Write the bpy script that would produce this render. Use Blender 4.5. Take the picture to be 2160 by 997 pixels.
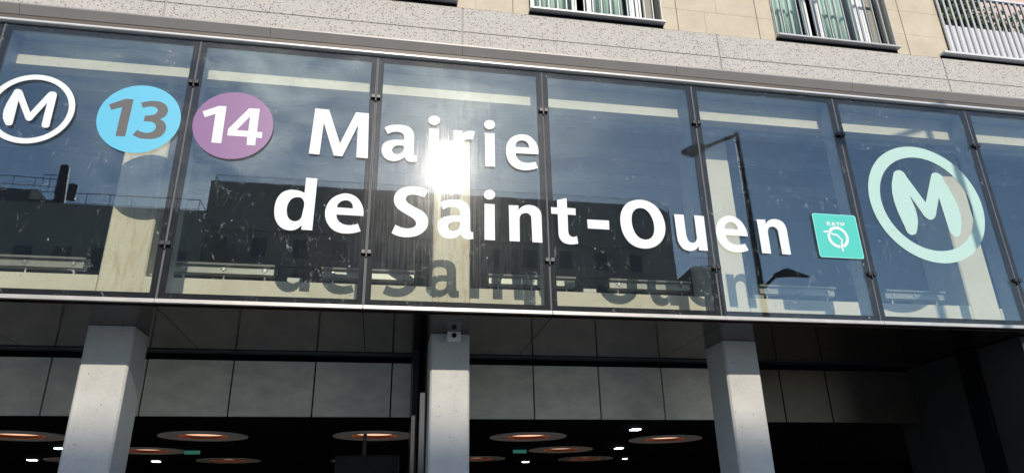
import bpy, bmesh, math, random
from mathutils import Vector, Matrix
from mathutils.geometry import tessellate_polygon
random.seed(7)
for o in list(bpy.data.objects): bpy.data.objects.remove(o)
scene = bpy.context.scene
COL = scene.collection

# ------------------------------------------------------------------ camera
F_PX, PITCH, YAW, ROLL = 1477.76762, .383210388, .186477839, -.0213843688
CAM = Vector((4.23504413, -7.13219501, 1.6))
cyw, syw, cp, sp = math.cos(YAW), math.sin(YAW), math.cos(PITCH), math.sin(PITCH)
fw = Vector((syw*cp, cyw*cp, sp)); r0 = Vector((cyw, -syw, 0)); u0 = r0.cross(fw)
cr, sr = math.cos(ROLL), math.sin(ROLL)
rt = r0*cr + u0*sr; up = u0*cr - r0*sr
cd = bpy.data.cameras.new('camera'); cam = bpy.data.objects.new('camera', cd); COL.objects.link(cam)
cd.sensor_width = 36; cd.sensor_fit = 'HORIZONTAL'; cd.lens = 36*F_PX/2160
cd.clip_start = .05; cd.clip_end = 3000
cam.matrix_world = Matrix(((rt.x, up.x, -fw.x, CAM.x), (rt.y, up.y, -fw.y, CAM.y), (rt.z, up.z, -fw.z, CAM.z), (0, 0, 0, 1)))
scene.camera = cam

# ------------------------------------------------------------------ light
S = Vector((.070, -.887, .456)).normalized()
EL = math.asin(S.z); AZ = math.atan2(S.x, S.y)
sd = bpy.data.lights.new('sun', 'SUN'); sd.energy = 2.95; sd.angle = math.radians(.53); sd.color = (1, .93, .82)
so = bpy.data.objects.new('sun', sd); COL.objects.link(so); so.rotation_euler = S.to_track_quat('Z', 'Y').to_euler(); so.location = (0, -20, 30)
w = bpy.data.worlds.new('World'); scene.world = w; w.use_nodes = True
wn = w.node_tree.nodes; wl = w.node_tree.links
bg = wn['Background']; bg.inputs['Strength'].default_value = .15
sky = wn.new('ShaderNodeTexSky'); sky.sky_type = 'NISHITA'; sky.sun_disc = False
sky.sun_elevation = EL; sky.sun_rotation = AZ; sky.air_density = 1.0; sky.dust_density = .4; sky.ozone_density = 2.5
tc = wn.new('ShaderNodeTexCoord')
mp = wn.new('ShaderNodeMapping'); mp.inputs['Scale'].default_value = (1, 1, 2.2); wl.new(tc.outputs['Generated'], mp.inputs['Vector'])
nz = wn.new('ShaderNodeTexNoise'); nz.inputs['Scale'].default_value = 9; nz.inputs['Detail'].default_value = 9; nz.inputs['Roughness'].default_value = .62; nz.inputs['Distortion'].default_value = .5
wl.new(mp.outputs[0], nz.inputs['Vector'])
cr1 = wn.new('ShaderNodeValToRGB'); cr1.color_ramp.elements[0].position = .40; cr1.color_ramp.elements[1].position = .66; wl.new(nz.outputs['Fac'], cr1.inputs[0])
def wmath(op, a, b):
    m = wn.new('ShaderNodeMath'); m.operation = op
    for i, v in enumerate((a, b)):
        if isinstance(v, (int, float)): m.inputs[i].default_value = v
        else: wl.new(v, m.inputs[i])
    return m.outputs[0]
vd = wn.new('ShaderNodeVectorMath'); vd.operation = 'DOT_PRODUCT'; wl.new(tc.outputs['Generated'], vd.inputs[0])
vd.inputs[1].default_value = Vector((-.07, -1, .64)).normalized()
bank = wn.new('ShaderNodeMapRange'); wl.new(vd.outputs['Value'], bank.inputs[0])
bank.inputs[1].default_value = .93; bank.inputs[2].default_value = .995; bank.inputs[3].default_value = .03; bank.inputs[4].default_value = .85
fac = wmath('MULTIPLY', cr1.outputs[0], bank.outputs[0])
mxw = wn.new('ShaderNodeMixRGB'); wl.new(fac, mxw.inputs[0]); wl.new(sky.outputs[0], mxw.inputs[1]); mxw.inputs[2].default_value = (15, 14.6, 14.4, 1)
wl.new(mxw.outputs[0], bg.inputs['Color'])
vs = scene.view_settings; vs.view_transform = 'Standard'; vs.look = 'None'; vs.gamma = 1; vs.exposure = .4; vs.use_curve_mapping = False
scene.render.engine = 'CYCLES'
scene.cycles.max_bounces = 12; scene.cycles.transparent_max_bounces = 24; scene.cycles.diffuse_bounces = 5

# ------------------------------------------------------------------ materials
def mat(name, col, rough=.6, metal=0., noise=0., nscale=8., bump=0., bscale=60., spec=.5, vec=(1, 1, 1), emit=None, estr=0):
    m = bpy.data.materials.new(name); m.use_nodes = True; nt = m.node_tree; n = nt.nodes; l = nt.links
    b = n['Principled BSDF']; b.inputs['Roughness'].default_value = rough; b.inputs['Metallic'].default_value = metal
    b.inputs['Specular IOR Level'].default_value = spec
    b.inputs['Base Color'].default_value = (*col, 1)
    if noise or bump:
        t = n.new('ShaderNodeTexCoord'); mp_ = n.new('ShaderNodeMapping'); mp_.inputs['Scale'].default_value = vec
        l.new(t.outputs['Object'], mp_.inputs['Vector'])
    if noise:
        a = n.new('ShaderNodeTexNoise'); a.inputs['Scale'].default_value = nscale; a.inputs['Detail'].default_value = 7; a.inputs['Roughness'].default_value = .65
        l.new(mp_.outputs[0], a.inputs['Vector'])
        r = n.new('ShaderNodeMapRange'); l.new(a.outputs['Fac'], r.inputs[0]); r.inputs[1].default_value = .3; r.inputs[2].default_value = .7
        r.inputs[3].default_value = 1-noise; r.inputs[4].default_value = 1+noise*.5
        mx = n.new('ShaderNodeVectorMath'); mx.operation = 'SCALE'; mx.inputs[0].default_value = col; l.new(r.outputs[0], mx.inputs['Scale'])
        l.new(mx.outputs[0], b.inputs['Base Color'])
    if bump:
        a2 = n.new('ShaderNodeTexNoise'); a2.inputs['Scale'].default_value = bscale; a2.inputs['Detail'].default_value = 5
        l.new(mp_.outputs[0], a2.inputs['Vector'])
        bp = n.new('ShaderNodeBump'); bp.inputs['Strength'].default_value = bump; bp.inputs['Distance'].default_value = .01
        l.new(a2.outputs['Fac'], bp.inputs['Height']); l.new(bp.outputs[0], b.inputs['Normal'])
    if emit: b.inputs['Emission Color'].default_value = (*emit, 1); b.inputs['Emission Strength'].default_value = estr
    return m

class NT:
    """small node helper"""
    def __init__(s, name):
        s.m = bpy.data.materials.new(name); s.m.use_nodes = True; s.t = s.m.node_tree; s.n = s.t.nodes; s.l = s.t.links
        s.b = s.n.get('Principled BSDF'); s.out = s.n.get('Material Output')
        s.tc = s.n.new('ShaderNodeTexCoord')
    def v(s, sock, val):
        if isinstance(val, bpy.types.NodeSocket): s.l.new(val, sock)
        else: sock.default_value = val
    def math(s, op, a, b=0., c=None):
        m = s.n.new('ShaderNodeMath'); m.operation = op; s.v(m.inputs[0], a); s.v(m.inputs[1], b)
        if c is not None: s.v(m.inputs[2], c)
        return m.outputs[0]
    def schlick(s, f0):
        lw = s.n.new('ShaderNodeLayerWeight'); lw.inputs['Blend'].default_value = .5
        return s.math('MULTIPLY_ADD', s.math('POWER', lw.outputs['Facing'], 5.), 1-f0, f0)
    def map(s, scale, src=None, loc=(0, 0, 0)):
        m = s.n.new('ShaderNodeMapping'); m.inputs['Scale'].default_value = scale; m.inputs['Location'].default_value = loc
        s.l.new(src or s.tc.outputs['Object'], m.inputs['Vector']); return m.outputs[0]
    def noise(s, vec, sc, det=4, rough=.5, dist=0.):
        a = s.n.new('ShaderNodeTexNoise'); a.inputs['Scale'].default_value = sc; a.inputs['Detail'].default_value = det
        a.inputs['Roughness'].default_value = rough; a.inputs['Distortion'].default_value = dist; s.l.new(vec, a.inputs['Vector']); return a.outputs['Fac']
    def rng(s, x, a, b, c=0., d=1.):
        m = s.n.new('ShaderNodeMapRange'); s.v(m.inputs[0], x); m.inputs[1].default_value = a; m.inputs[2].default_value = b
        m.inputs[3].default_value = c; m.inputs[4].default_value = d; return m.outputs[0]
    def mix(s, f, a, b):
        m = s.n.new('ShaderNodeMixRGB'); s.v(m.inputs[0], f)
        for i, c in ((1, a), (2, b)):
            s.v(m.inputs[i], c if isinstance(c, bpy.types.NodeSocket) else (*c, 1))
        return m.outputs[0]

def m_terrazzo():
    k = NT('terrazzo'); base = k.map((1, 1, 1)); dist = k.noise(k.map((1, 1, 1)), 30, 2)
    col = k.mix(k.noise(base, 3, 5, .6), (.42, .395, .36), (.50, .47, .43))
    for i, (sc, th, pr, c) in enumerate(((38, .34, .52, (.13, .105, .095)), (58, .32, .66, (.25, .23, .22)), (80, .36, .66, (.20, .16, .14)), (30, .16, .85, (.10, .085, .08)))):
        v = k.n.new('ShaderNodeTexVoronoi'); v.inputs['Scale'].default_value = sc; k.l.new(k.map((1, 1, 1.3), loc=(i*3.1, i, i*1.7)), v.inputs['Vector'])
        near = 1.0
        sepc = k.n.new('ShaderNodeSeparateColor'); k.l.new(v.outputs['Color'], sepc.inputs[0])
        sz = k.math('LESS_THAN', v.outputs['Distance'], k.rng(sepc.outputs[1], 0, 1, .14, th*1.15))
        sel = k.math('GREATER_THAN', sepc.outputs[0], pr-.22)
        f = k.math('MULTIPLY', k.math('MULTIPLY', sz, sel), near)
        col = k.mix(k.math('MULTIPLY', f, .95), col, c)
    k.l.new(col, k.b.inputs['Base Color']); k.b.inputs['Roughness'].default_value = .7
    return k.m
def m_concrete(name, c1, c2, pits=True, stain=False):  # board-cast concrete with pinholes, hairlines, rust
    k = NT(name); o = k.map((1, 1, 1))
    col = k.mix(k.rng(k.noise(o, 2.2, 8, .65), .3, .7), c1, c2)
    fine = k.rng(k.noise(o, 45, 5, .7), .3, .75, .9, 1.06)
    sc = k.n.new('ShaderNodeVectorMath'); sc.operation = 'SCALE'; k.l.new(col, sc.inputs[0]); k.l.new(fine, sc.inputs['Scale']); col = sc.outputs[0]
    # hairline cracks / formwork drags
    cr_ = k.noise(k.map((1, 1, .5)), 5, 6, .6, 1.2)
    line = k.math('LESS_THAN', k.math('ABSOLUTE', k.math('SUBTRACT', cr_, .5)), .0022)
    msk = k.rng(k.noise(k.map((1, 1, 1), loc=(9, 4, 2)), 1.5, 2), .5, .6)
    col = k.mix(k.math('MULTIPLY', k.math('MULTIPLY', line, msk), .5), col, (.18, .16, .13))
    if pits:
        v = k.n.new('ShaderNodeTexVoronoi'); v.inputs['Scale'].default_value = 17; k.l.new(k.map((1, 1, 1.0)), v.inputs['Vector'])
        sepc = k.n.new('ShaderNodeSeparateColor'); k.l.new(v.outputs['Color'], sepc.inputs[0])
        f = k.math('MULTIPLY', k.math('LESS_THAN', v.outputs['Distance'], k.rng(sepc.outputs[1], 0, 1, .05, .14)), k.math('GREATER_THAN', sepc.outputs[0], .80))
        col = k.mix(k.math('MULTIPLY', f, .65), col, (.12, .10, .09))
    if stain:
        st = k.rng(k.noise(k.map((5, 5, .9)), 2.2, 6, .7), .50, .70)
        col = k.mix(k.math('MULTIPLY', st, .65), col, (.50, .30, .12))
    k.l.new(col, k.b.inputs['Base Color']); k.b.inputs['Roughness'].default_value = .8
    bp = k.n.new('ShaderNodeBump'); bp.inputs['Strength'].default_value = .25; bp.inputs['Distance'].default_value = .006
    k.l.new(k.noise(o, 60, 5, .7), bp.inputs['Height']); k.l.new(bp.outputs[0], k.b.inputs['Normal'])
    return k.m

def m_glass(dirty=True):
    k = NT('dirty_glass' if dirty else 'clean_glass'); n = k.n; l = k.l
    n.remove(k.b)
    tr = n.new('ShaderNodeBsdfTransparent'); tr.inputs[0].default_value = (.96, .968, .952, 1) if dirty else (.955, .975, .96, 1)
    gl = n.new('ShaderNodeBsdfGlossy'); gl.inputs['Roughness'].default_value = 0; gl.inputs[0].default_value = (1, 1, 1, 1)
    # gentle waviness of tempered glass, so reflections are not ruler straight
    f = k.schlick(.032 if dirty else .006)
    wb = n.new('ShaderNodeBump'); wb.inputs['Strength'].default_value = .12; wb.inputs['Distance'].default_value = .004
    l.new(k.noise(k.map((1, 1, .6)), 1.6, 2), wb.inputs['Height'])
    if dirty: l.new(wb.outputs[0], gl.inputs['Normal'])
    m1 = n.new('ShaderNodeMixShader'); l.new(f, m1.inputs[0]); l.new(tr.outputs[0], m1.inputs[1]); l.new(gl.outputs[0], m1.inputs[2])
    res = m1.outputs[0]
    if dirty:
        # hazy film: scatters the sun's mirror image into a glow, streaked by rain and wiping
        streak = k.math('POWER', k.rng(k.noise(k.map((38, 1, .9)), 1.5, 8, .8), .40, .72), 1.6)
        blotch = k.rng(k.noise(k.map((1, 1, .8)), 1.1, 4, .6), .3, .75)
        wipe = k.rng(k.noise(k.map((4, 1, 14)), 1.0, 5, .6, 1.5), .5, .8)
        film = k.math('ADD', k.math('MULTIPLY', streak, blotch), k.math('MULTIPLY', k.math('MULTIPLY', wipe, blotch), .12))
        for rough, w0, w1 in ((.03, .0007, .0055), (.085, .0014, .011), (.2, .0018, .018)):
            g = n.new('ShaderNodeBsdfGlossy'); g.inputs['Roughness'].default_value = rough
            ms = n.new('ShaderNodeMixShader'); l.new(k.math('MULTIPLY_ADD', film, w1, w0), ms.inputs[0]); l.new(res, ms.inputs[1]); l.new(g.outputs[0], ms.inputs[2]); res = ms.outputs[0]
        # dust: faint diffuse veil, streaks, specks and cobweb threads
        df = n.new('ShaderNodeBsdfDiffuse'); df.inputs[0].default_value = (.62, .64, .66, 1)
        nn = k.noise(k.map((1.3, 1, .7)), 4.5, 4, .55, .9)
        web = k.math('LESS_THAN', k.math('ABSOLUTE', k.math('SUBTRACT', nn, .5)), .0038)
        wmask = k.rng(k.noise(k.map((1, 1, 1), loc=(3, 7, 5)), 5.5, 3, .7), .50, .62)
        v = n.new('ShaderNodeTexVoronoi'); v.inputs['Scale'].default_value = 13; l.new(k.map((1, 1, .7)), v.inputs['Vector'])
        sepc = n.new('ShaderNodeSeparateColor'); l.new(v.outputs['Color'], sepc.inputs[0])
        spk = k.math('MULTIPLY', k.math('LESS_THAN', v.outputs['Distance'], k.rng(sepc.outputs[1], 0, 1, .04, .12)), k.math('GREATER_THAN', sepc.outputs[0], .82))
        dust = k.math('ADD', k.math('MULTIPLY', k.math('MULTIPLY', web, wmask), .28), k.math('MULTIPLY', spk, .30))
        # rain dribbles with a shape of their own, thickest in a band near the foot of the panes
        sep = n.new('ShaderNodeSeparateXYZ'); l.new(k.tc.outputs['Object'], sep.inputs[0])
        drib = k.rng(k.noise(k.map((60, 1, .7), loc=(5, 0, 0)), 1.3, 6, .75), .60, .80)
        foot = k.rng(sep.outputs['Z'], 3.7, 4.3, 1., .25)
        dust = k.math('ADD', dust, k.math('MULTIPLY', k.math('MULTIPLY', drib, foot), .10))
        dust = k.math('ADD', dust, k.math('MULTIPLY_ADD', film, .03, .002))
        # denser grime towards the panel's edges where the cloth does not reach
        ms = n.new('ShaderNodeMixShader'); l.new(dust, ms.inputs[0]); l.new(res, ms.inputs[1]); l.new(df.outputs[0], ms.inputs[2]); res = ms.outputs[0]
    l.new(res, k.out.inputs[0])
    return k.m

def m_coated():
    k = NT('coated_glass'); n = k.n; l = k.l; n.remove(k.b)
    tr = n.new('ShaderNodeBsdfTransparent'); tr.inputs[0].default_value = (.96, .955, .93, 1)
    gl = n.new('ShaderNodeBsdfGlossy'); gl.inputs['Roughness'].default_value = 0; gl.inputs[0].default_value = (.66, .84, 1, 1)
    fr = k.schlick(.078)
    wb = n.new('ShaderNodeBump'); wb.inputs['Strength'].default_value = .10; wb.inputs['Distance'].default_value = .004
    l.new(k.noise(k.map((1, 1, .6)), 1.6, 2), wb.inputs['Height']); l.new(wb.outputs[0], gl.inputs['Normal'])
    m1 = n.new('ShaderNodeMixShader'); l.new(fr, m1.inputs[0]); l.new(tr.outputs[0], m1.inputs[1]); l.new(gl.outputs[0], m1.inputs[2])
    l.new(m1.outputs[0], k.out.inputs[0]); return k.m

M = dict(
    terrazzo=m_terrazzo(),
    concrete=m_concrete('column_concrete', (.52, .50, .46), (.62, .60, .55)),
    beamc=m_concrete('inner_concrete', (.72, .67, .57), (.82, .77, .67), pits=True),
    stainc=m_concrete('stained_concrete', (.72, .67, .56), (.82, .77, .66), pits=True, stain=True),
    glass=m_glass(True), clean=m_glass(False),
    stone=mat('stone', (.52, .44, .33), .75, noise=.16, nscale=2.4, bump=.08),
    joint=mat('stone_joint', (.30, .22, .14), .9),
    trim=mat('grey_trim', (.27, .25, .235), .42, .25, noise=.07, nscale=3),
    chrome=mat('bright_trim', (.85, .82, .78), .3, .5, noise=.12, nscale=5, vec=(1, 4, 4)),
    edge=mat('dull_edge', (.56, .52, .48), .35, .3, noise=.2, nscale=6, vec=(1, 4, 4)),
    frit=mat('black_frit', (.008, .009, .013), .7, spec=.15),
    dark=mat('dark_metal', (.025, .025, .03), .4, .3),
    alu=mat('aluminium', (.10, .10, .105), .7, .0, noise=.15, nscale=9, vec=(6, 6, .5)),
    mullion=mat('mullion_paint', (.30, .33, .38), .5, .1, noise=.15, nscale=4, vec=(3, 3, .5)),
    soffit=mat('bronze_soffit', (.075, .046, .034), .10, .85, noise=.3, nscale=2, bump=.10, bscale=1.6),
    fascia=mat('brushed_panel', (.84, .77, .62), .4, .1, noise=.22, nscale=2.2, vec=(1.2, 1, 2.2), bump=.06, bscale=3),
    bronze=mat('bronze_and_shade_panel', (.10, .085, .06), .4, .5, noise=.2, nscale=2),
    black=mat('black_paint_and_shade', (.006, .006, .007), .9, spec=.05),
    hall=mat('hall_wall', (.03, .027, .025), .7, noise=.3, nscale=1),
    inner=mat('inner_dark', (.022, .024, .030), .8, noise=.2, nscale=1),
    closure=mat('closure_panel', (.42, .46, .50), .5, .1, noise=.15, nscale=3),
    white=mat('white_vinyl', (.68, .69, .69), .5, noise=.05, nscale=2.5),
    mint=mat('mint_vinyl', (.50, .66, .62), .5),
    cyan=mat('cyan_vinyl', (.09, .43, .60), .4), purple=mat('purple_vinyl', (.195, .08, .215), .4),
    darkgrey=mat('charcoal_vinyl', (.085, .08, .08), .5), turq=mat('turquoise_vinyl', (.07, .50, .42), .35), turqedge=mat('turquoise_edge', (.30, .75, .68), .35),
    lampbody=mat('floodlight_paint', (.34, .35, .34), .4, .4, noise=.1), galv=mat('galvanised', (.5, .5, .5), .35, .6),
    ring=mat('ring_beige', (.88, .76, .63), .5), copper=mat('copper', (.35, .12, .05), .35, .8), glow=mat('copper_glow', (.8, .35, .18), .3, .5, emit=(1, .60, .40), estr=.8),
    led=mat('led', (.9, .95, 1), .5, emit=(.85, .95, 1), estr=8), exitgreen=mat('exit_green', (.1, .5, .35), .5, emit=(.12, .55, .4), estr=.12),
    pvc=mat('white_frame', (.78, .78, .76), .3), rail=mat('railing_paint', (.45, .44, .44), .45, .3), panelgrey=mat('balcony_panel', (.62, .61, .62), .5, noise=.04),
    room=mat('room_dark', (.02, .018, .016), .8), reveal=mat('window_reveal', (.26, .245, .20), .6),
    leaf=mat('leaf', (.10, .16, .035), .5, noise=.35, nscale=30), leaf2=mat('leaf_light', (.22, .27, .07), .5, noise=.3, nscale=30), bark=mat('bark', (.09, .06, .04), .9),
    wallfar=mat('far_render', (.42, .36, .31), .85, noise=.25, nscale=.25), wallfar2=mat('far_stone', (.42, .37, .32), .85, noise=.25, nscale=.3), farglass=mat('far_glass', (.14, .14, .14), .3), slate=mat('slate', (.16, .15, .145), .7),
    post=mat('lamp_post_paint', (.05, .052, .055), .3, .5, noise=.2), asphalt=mat('asphalt', (.05, .05, .052), .9, noise=.25, nscale=6, bump=.3), paving=mat('paving', (.55, .52, .47), .85, noise=.2, nscale=3, bump=.1),
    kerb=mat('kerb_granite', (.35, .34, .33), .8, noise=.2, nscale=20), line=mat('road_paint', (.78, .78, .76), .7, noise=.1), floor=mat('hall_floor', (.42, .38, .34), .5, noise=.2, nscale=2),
    pink=mat('pink_cover', (.62, .45, .38), .7), camwhite=mat('housing_white', (.75, .75, .75), .45), screen=mat('screen_black', (.006, .006, .010), .15), deco=mat('frieze_grey', (.30, .30, .30), .6),
)
def m_curtain():
    k = NT('curtain'); b = k.b
    band = k.noise(k.map((14, 1, .25)), 1.6, 3)
    col = k.mix(k.rng(band, .35, .65), (.30, .42, .38), (.56, .68, .63))
    k.l.new(col, b.inputs['Base Color']); b.inputs['Roughness'].default_value = .7
    return k.m
M['curtain'] = m_curtain()
M['coated'] = m_coated()

# ------------------------------------------------------------------ mesh helpers
class MB:
    def __init__(s): s.v = []; s.f = []; s.mi = []
    def box(s, x0, x1, y0, y1, z0, z1, mi=0):
        b = len(s.v)
        s.v += [(x, y, z) for z in (z0, z1) for y in (y0, y1) for x in (x0, x1)]
        s.f += [tuple(b+i for i in q) for q in ((0, 2, 3, 1), (4, 5, 7, 6), (0, 1, 5, 4), (2, 6, 7, 3), (0, 4, 6, 2), (1, 3, 7, 5))]; s.mi += [mi]*6
        return s
    def prism_x(s, prof, x0, x1, mi=0):            # prof: (y,z) loop
        b = len(s.v); n = len(prof)
        s.v += [(x0, y, z) for y, z in prof] + [(x1, y, z) for y, z in prof]
        for i in range(n): j = (i+1) % n; s.f.append((b+i, b+j, b+n+j, b+n+i)); s.mi.append(mi)
        s.f.append(tuple(b+i for i in range(n))[::-1]); s.f.append(tuple(b+n+i for i in range(n))); s.mi += [mi]*2
        return s
    def prism_z(s, prof, z0, z1, mi=0):
        b = len(s.v); n = len(prof)
        s.v += [(x, y, z0) for x, y in prof] + [(x, y, z1) for x, y in prof]
        for i in range(n): j = (i+1) % n; s.f.append((b+i, b+j, b+n+j, b+n+i)); s.mi.append(mi)
        s.f.append(tuple(b+i for i in range(n))[::-1]); s.f.append(tuple(b+n+i for i in range(n))); s.mi += [mi]*2
        return s
    def tube(s, p0, p1, r0, r1=None, n=10, mi=0):
        r1 = r0 if r1 is None else r1; p0 = Vector(p0); p1 = Vector(p1); d = (p1-p0).normalized()
        a = d.cross(Vector((0, 0, 1)) if abs(d.z) < .9 else Vector((1, 0, 0))).normalized(); c = d.cross(a); b = len(s.v)
        for p, r in ((p0, r0), (p1, r1)):
            for i in range(n):
                t = 2*math.pi*i/n; s.v.append(tuple(p+a*math.cos(t)*r+c*math.sin(t)*r))
        for i in range(n): j = (i+1) % n; s.f.append((b+i, b+j, b+n+j, b+n+i)); s.mi.append(mi)
        s.f.append(tuple(b+i for i in range(n))[::-1]); s.f.append(tuple(b+n+i for i in range(n))); s.mi += [mi]*2
        return s
    def build(s, name, mats, parent=None, bevel=0, smooth=False):
        me = bpy.data.meshes.new(name); me.from_pydata(s.v, [], s.f); me.update()
        if not isinstance(mats, (list, tuple)): mats = [mats]
        for m_ in mats: me.materials.append(m_)
        for p, i in zip(me.polygons, s.mi): p.material_index = i; p.use_smooth = smooth
        bm = bmesh.new(); bm.from_mesh(me); bmesh.ops.recalc_face_normals(bm, faces=bm.faces)
        if bevel: bmesh.ops.bevel(bm, geom=list(bm.edges), offset=bevel, segments=2, profile=.6, affect='EDGES', clamp_overlap=True)
        bm.to_mesh(me); bm.free()
        o = bpy.data.objects.new(name, me); COL.objects.link(o)
        if parent: o.parent = parent; o.matrix_parent_inverse = Matrix.Translation(parent.location).inverted() if parent_world(parent) is None else parent_world(parent).inverted()
        return o
_w = {}
def parent_world(p):
    # all parents only translate; accumulate without a depsgraph update
    M_ = Matrix.Translation(p.location)
    q = p
    if q.parent: M_ = parent_world(q.parent) @ q.matrix_parent_inverse @ Matrix.Translation(q.location)
    return M_
def box(name, m, b, parent=None, bevel=0): return MB().box(*b).build(name, m, parent, bevel)
def thing(name, label, cat, loc, group=None):
    o = bpy.data.objects.new(name, None); COL.objects.link(o); o.location = loc; o.empty_display_size = .2
    o['label'] = label; o['category'] = cat
    if group: o['group'] = group
    return o
def tag(o, label, cat, group=None):
    o['label'] = label; o['category'] = cat
    if group: o['group'] = group
    return o
def struct(o): o['kind'] = 'structure'; return o

# ------------------------------------------------------------------ the setting
struct(box('ground', M['paving'], (-400, 400, -400, 400, -.5, -.16)))
struct(box('road', M['asphalt'], (-120, 140, -40, -27, -.16, -.12)))
struct(box('road_marking', M['line'], (-120, 140, -33.6, -33.45, -.12, -.116)))
pv = MB().box(-60, 80, -26.8, 30, -.16, 0)
struct(pv.build('pavement', M['paving']))
struct(box('kerb', M['kerb'], (-60, 80, -27, -26.803, -.16, .01)))
struct(box('opposite_pavement', M['paving'], (-120, 140, -60, -40.01, -.16, 0)))

# ------------------------------------------------------------------ the station building
ZT, ZB = 6.7725, 3.6834
X0, X1 = -9.0, 15.0
B = thing('station_building', 'beige stone block with glazed first floor and speckled grey band over a metro entrance', 'building', (3, .82, 0))
# terrazzo band in precast lengths, groove half way up
tj = [-9, -5.36, -1.90, 1.545, 5.005, 8.45, 11.915, 15.4]
for a, b in zip(tj[:-1], tj[1:]):
    m = MB(); m.box(a+.012, b-.012, 0, .5, 7.255, 7.615); m.box(a+.012, b-.012, 0, .5, 6.9, 7.243)
    m.box(a+.012, b-.012, .012, .5, 7.243, 7.255); m.build('terrazzo_panel', M['terrazzo'], B)
mjg = mat('joint_grey', (.36, .34, .32), .9)
for x in tj[1:-1]: box('panel_joint', mjg, (x-.0119, x+.0119, .009, .4, 6.95, 7.612), B)
# gutter trim: grey lip, brown recess, bright rounded edge
gj = [X0, -4.5, .1, 2.75, 5.005, 7.775, 10.3, 15.0]
for a, b in zip(gj[:-1], gj[1:]):
    MB().prism_x([(.1, 7.0), (-.085, 6.985), (-.085, 6.968), (-.03, 6.872), (.1, 6.872)], a+.002, b-.002).build('gutter_lip', M['trim'], B)
MB().prism_x([(.1, 6.871), (-.022, 6.871), (-.012, 6.812), (.1, 6.812)], X0, X1).build('gutter_recess', mat('recess_brown', (.11, .09, .075), .5, .2), B)
pr_ = [(.1, 6.811)] + [(-.035 - .014*math.sin(t), 6.792 + .017*math.cos(t)) for t in [i*math.pi/8 for i in range(9)]] + [(.1, 6.774)]
MB().prism_x(pr_, X0, X1).build('bright_edge', M['chrome'], B)
# stone cladding, in slabs with real joints, around the window openings
WINS = [(-1.15, .72), (2.40, 4.93), (5.88, 7.70), (9.36, 11.22)]
BAL = 12.0
ZS, ZTOP = 7.615, 11.6
solid = [(-9, -4.6), (-3.0, -1.15), (.72, 2.40), (4.93, 5.88), (7.70, 9.36), (11.22, 12.02)]
solid = [(-9, -1.15), (.72, 2.40), (4.93, 5.88), (7.70, 9.36), (11.22, 12.10)]
cuts = {(7.70, 9.36): [7.925, 9.115], (11.22, 12.10): [11.44], (4.93, 5.88): [5.66], (.72, 2.40): [1.0, 2.1], (-9, -1.15): [-7.5, -6, -4.5, -3, -1.5]}
G = .006
for a, b in solid:
    xs = [a]+cuts[(a, b)]+[b]; st = MB()
    for k_, (p, q) in enumerate(zip(xs[:-1], xs[1:])):
        zrow = ZS+.02; r_ = 0
        while zrow < ZTOP:
            h = .42 if r_ else .36
            z1 = min(zrow+h, ZTOP)
            if q-p > .7:
                mid = p+(q-p)*(.50 if r_ % 2 else .34)
                st.box(p+G, mid-.0015, .022, .3, zrow+.0015, z1-.0015); st.box(mid+.0015, q-G, .022, .3, zrow+.0015, z1-.0015)
            else: st.box(p+G, q-G, .022, .3, zrow+.0015, z1-.0015)
            zrow = z1; r_ += 1
    st.build('stone_cladding', M['stone'], B)
    box('cladding_joint', M['joint'], (a+.002, b-.002, .034, .29, ZS, ZTOP-.01), B)
box('wall_core', M['stone'], (X0, X1, .5, 4.2, ZTOP, ZTOP+4), B)
up2 = MB(); up2.box(X0, 15.4, .02, .5, ZTOP+.01, ZTOP+4); up2.build('upper_wall', M['stone'], B)
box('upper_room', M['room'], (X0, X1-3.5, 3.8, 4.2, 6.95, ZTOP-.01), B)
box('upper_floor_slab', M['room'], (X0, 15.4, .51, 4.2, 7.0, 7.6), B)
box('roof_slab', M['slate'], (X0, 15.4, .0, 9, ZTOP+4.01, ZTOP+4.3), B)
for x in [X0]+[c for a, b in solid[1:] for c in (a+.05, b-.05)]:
    box('partition_wall', M['room'], (x-.04, x+.04, .31, 3.79, 7.605, ZTOP-.015), B)

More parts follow.
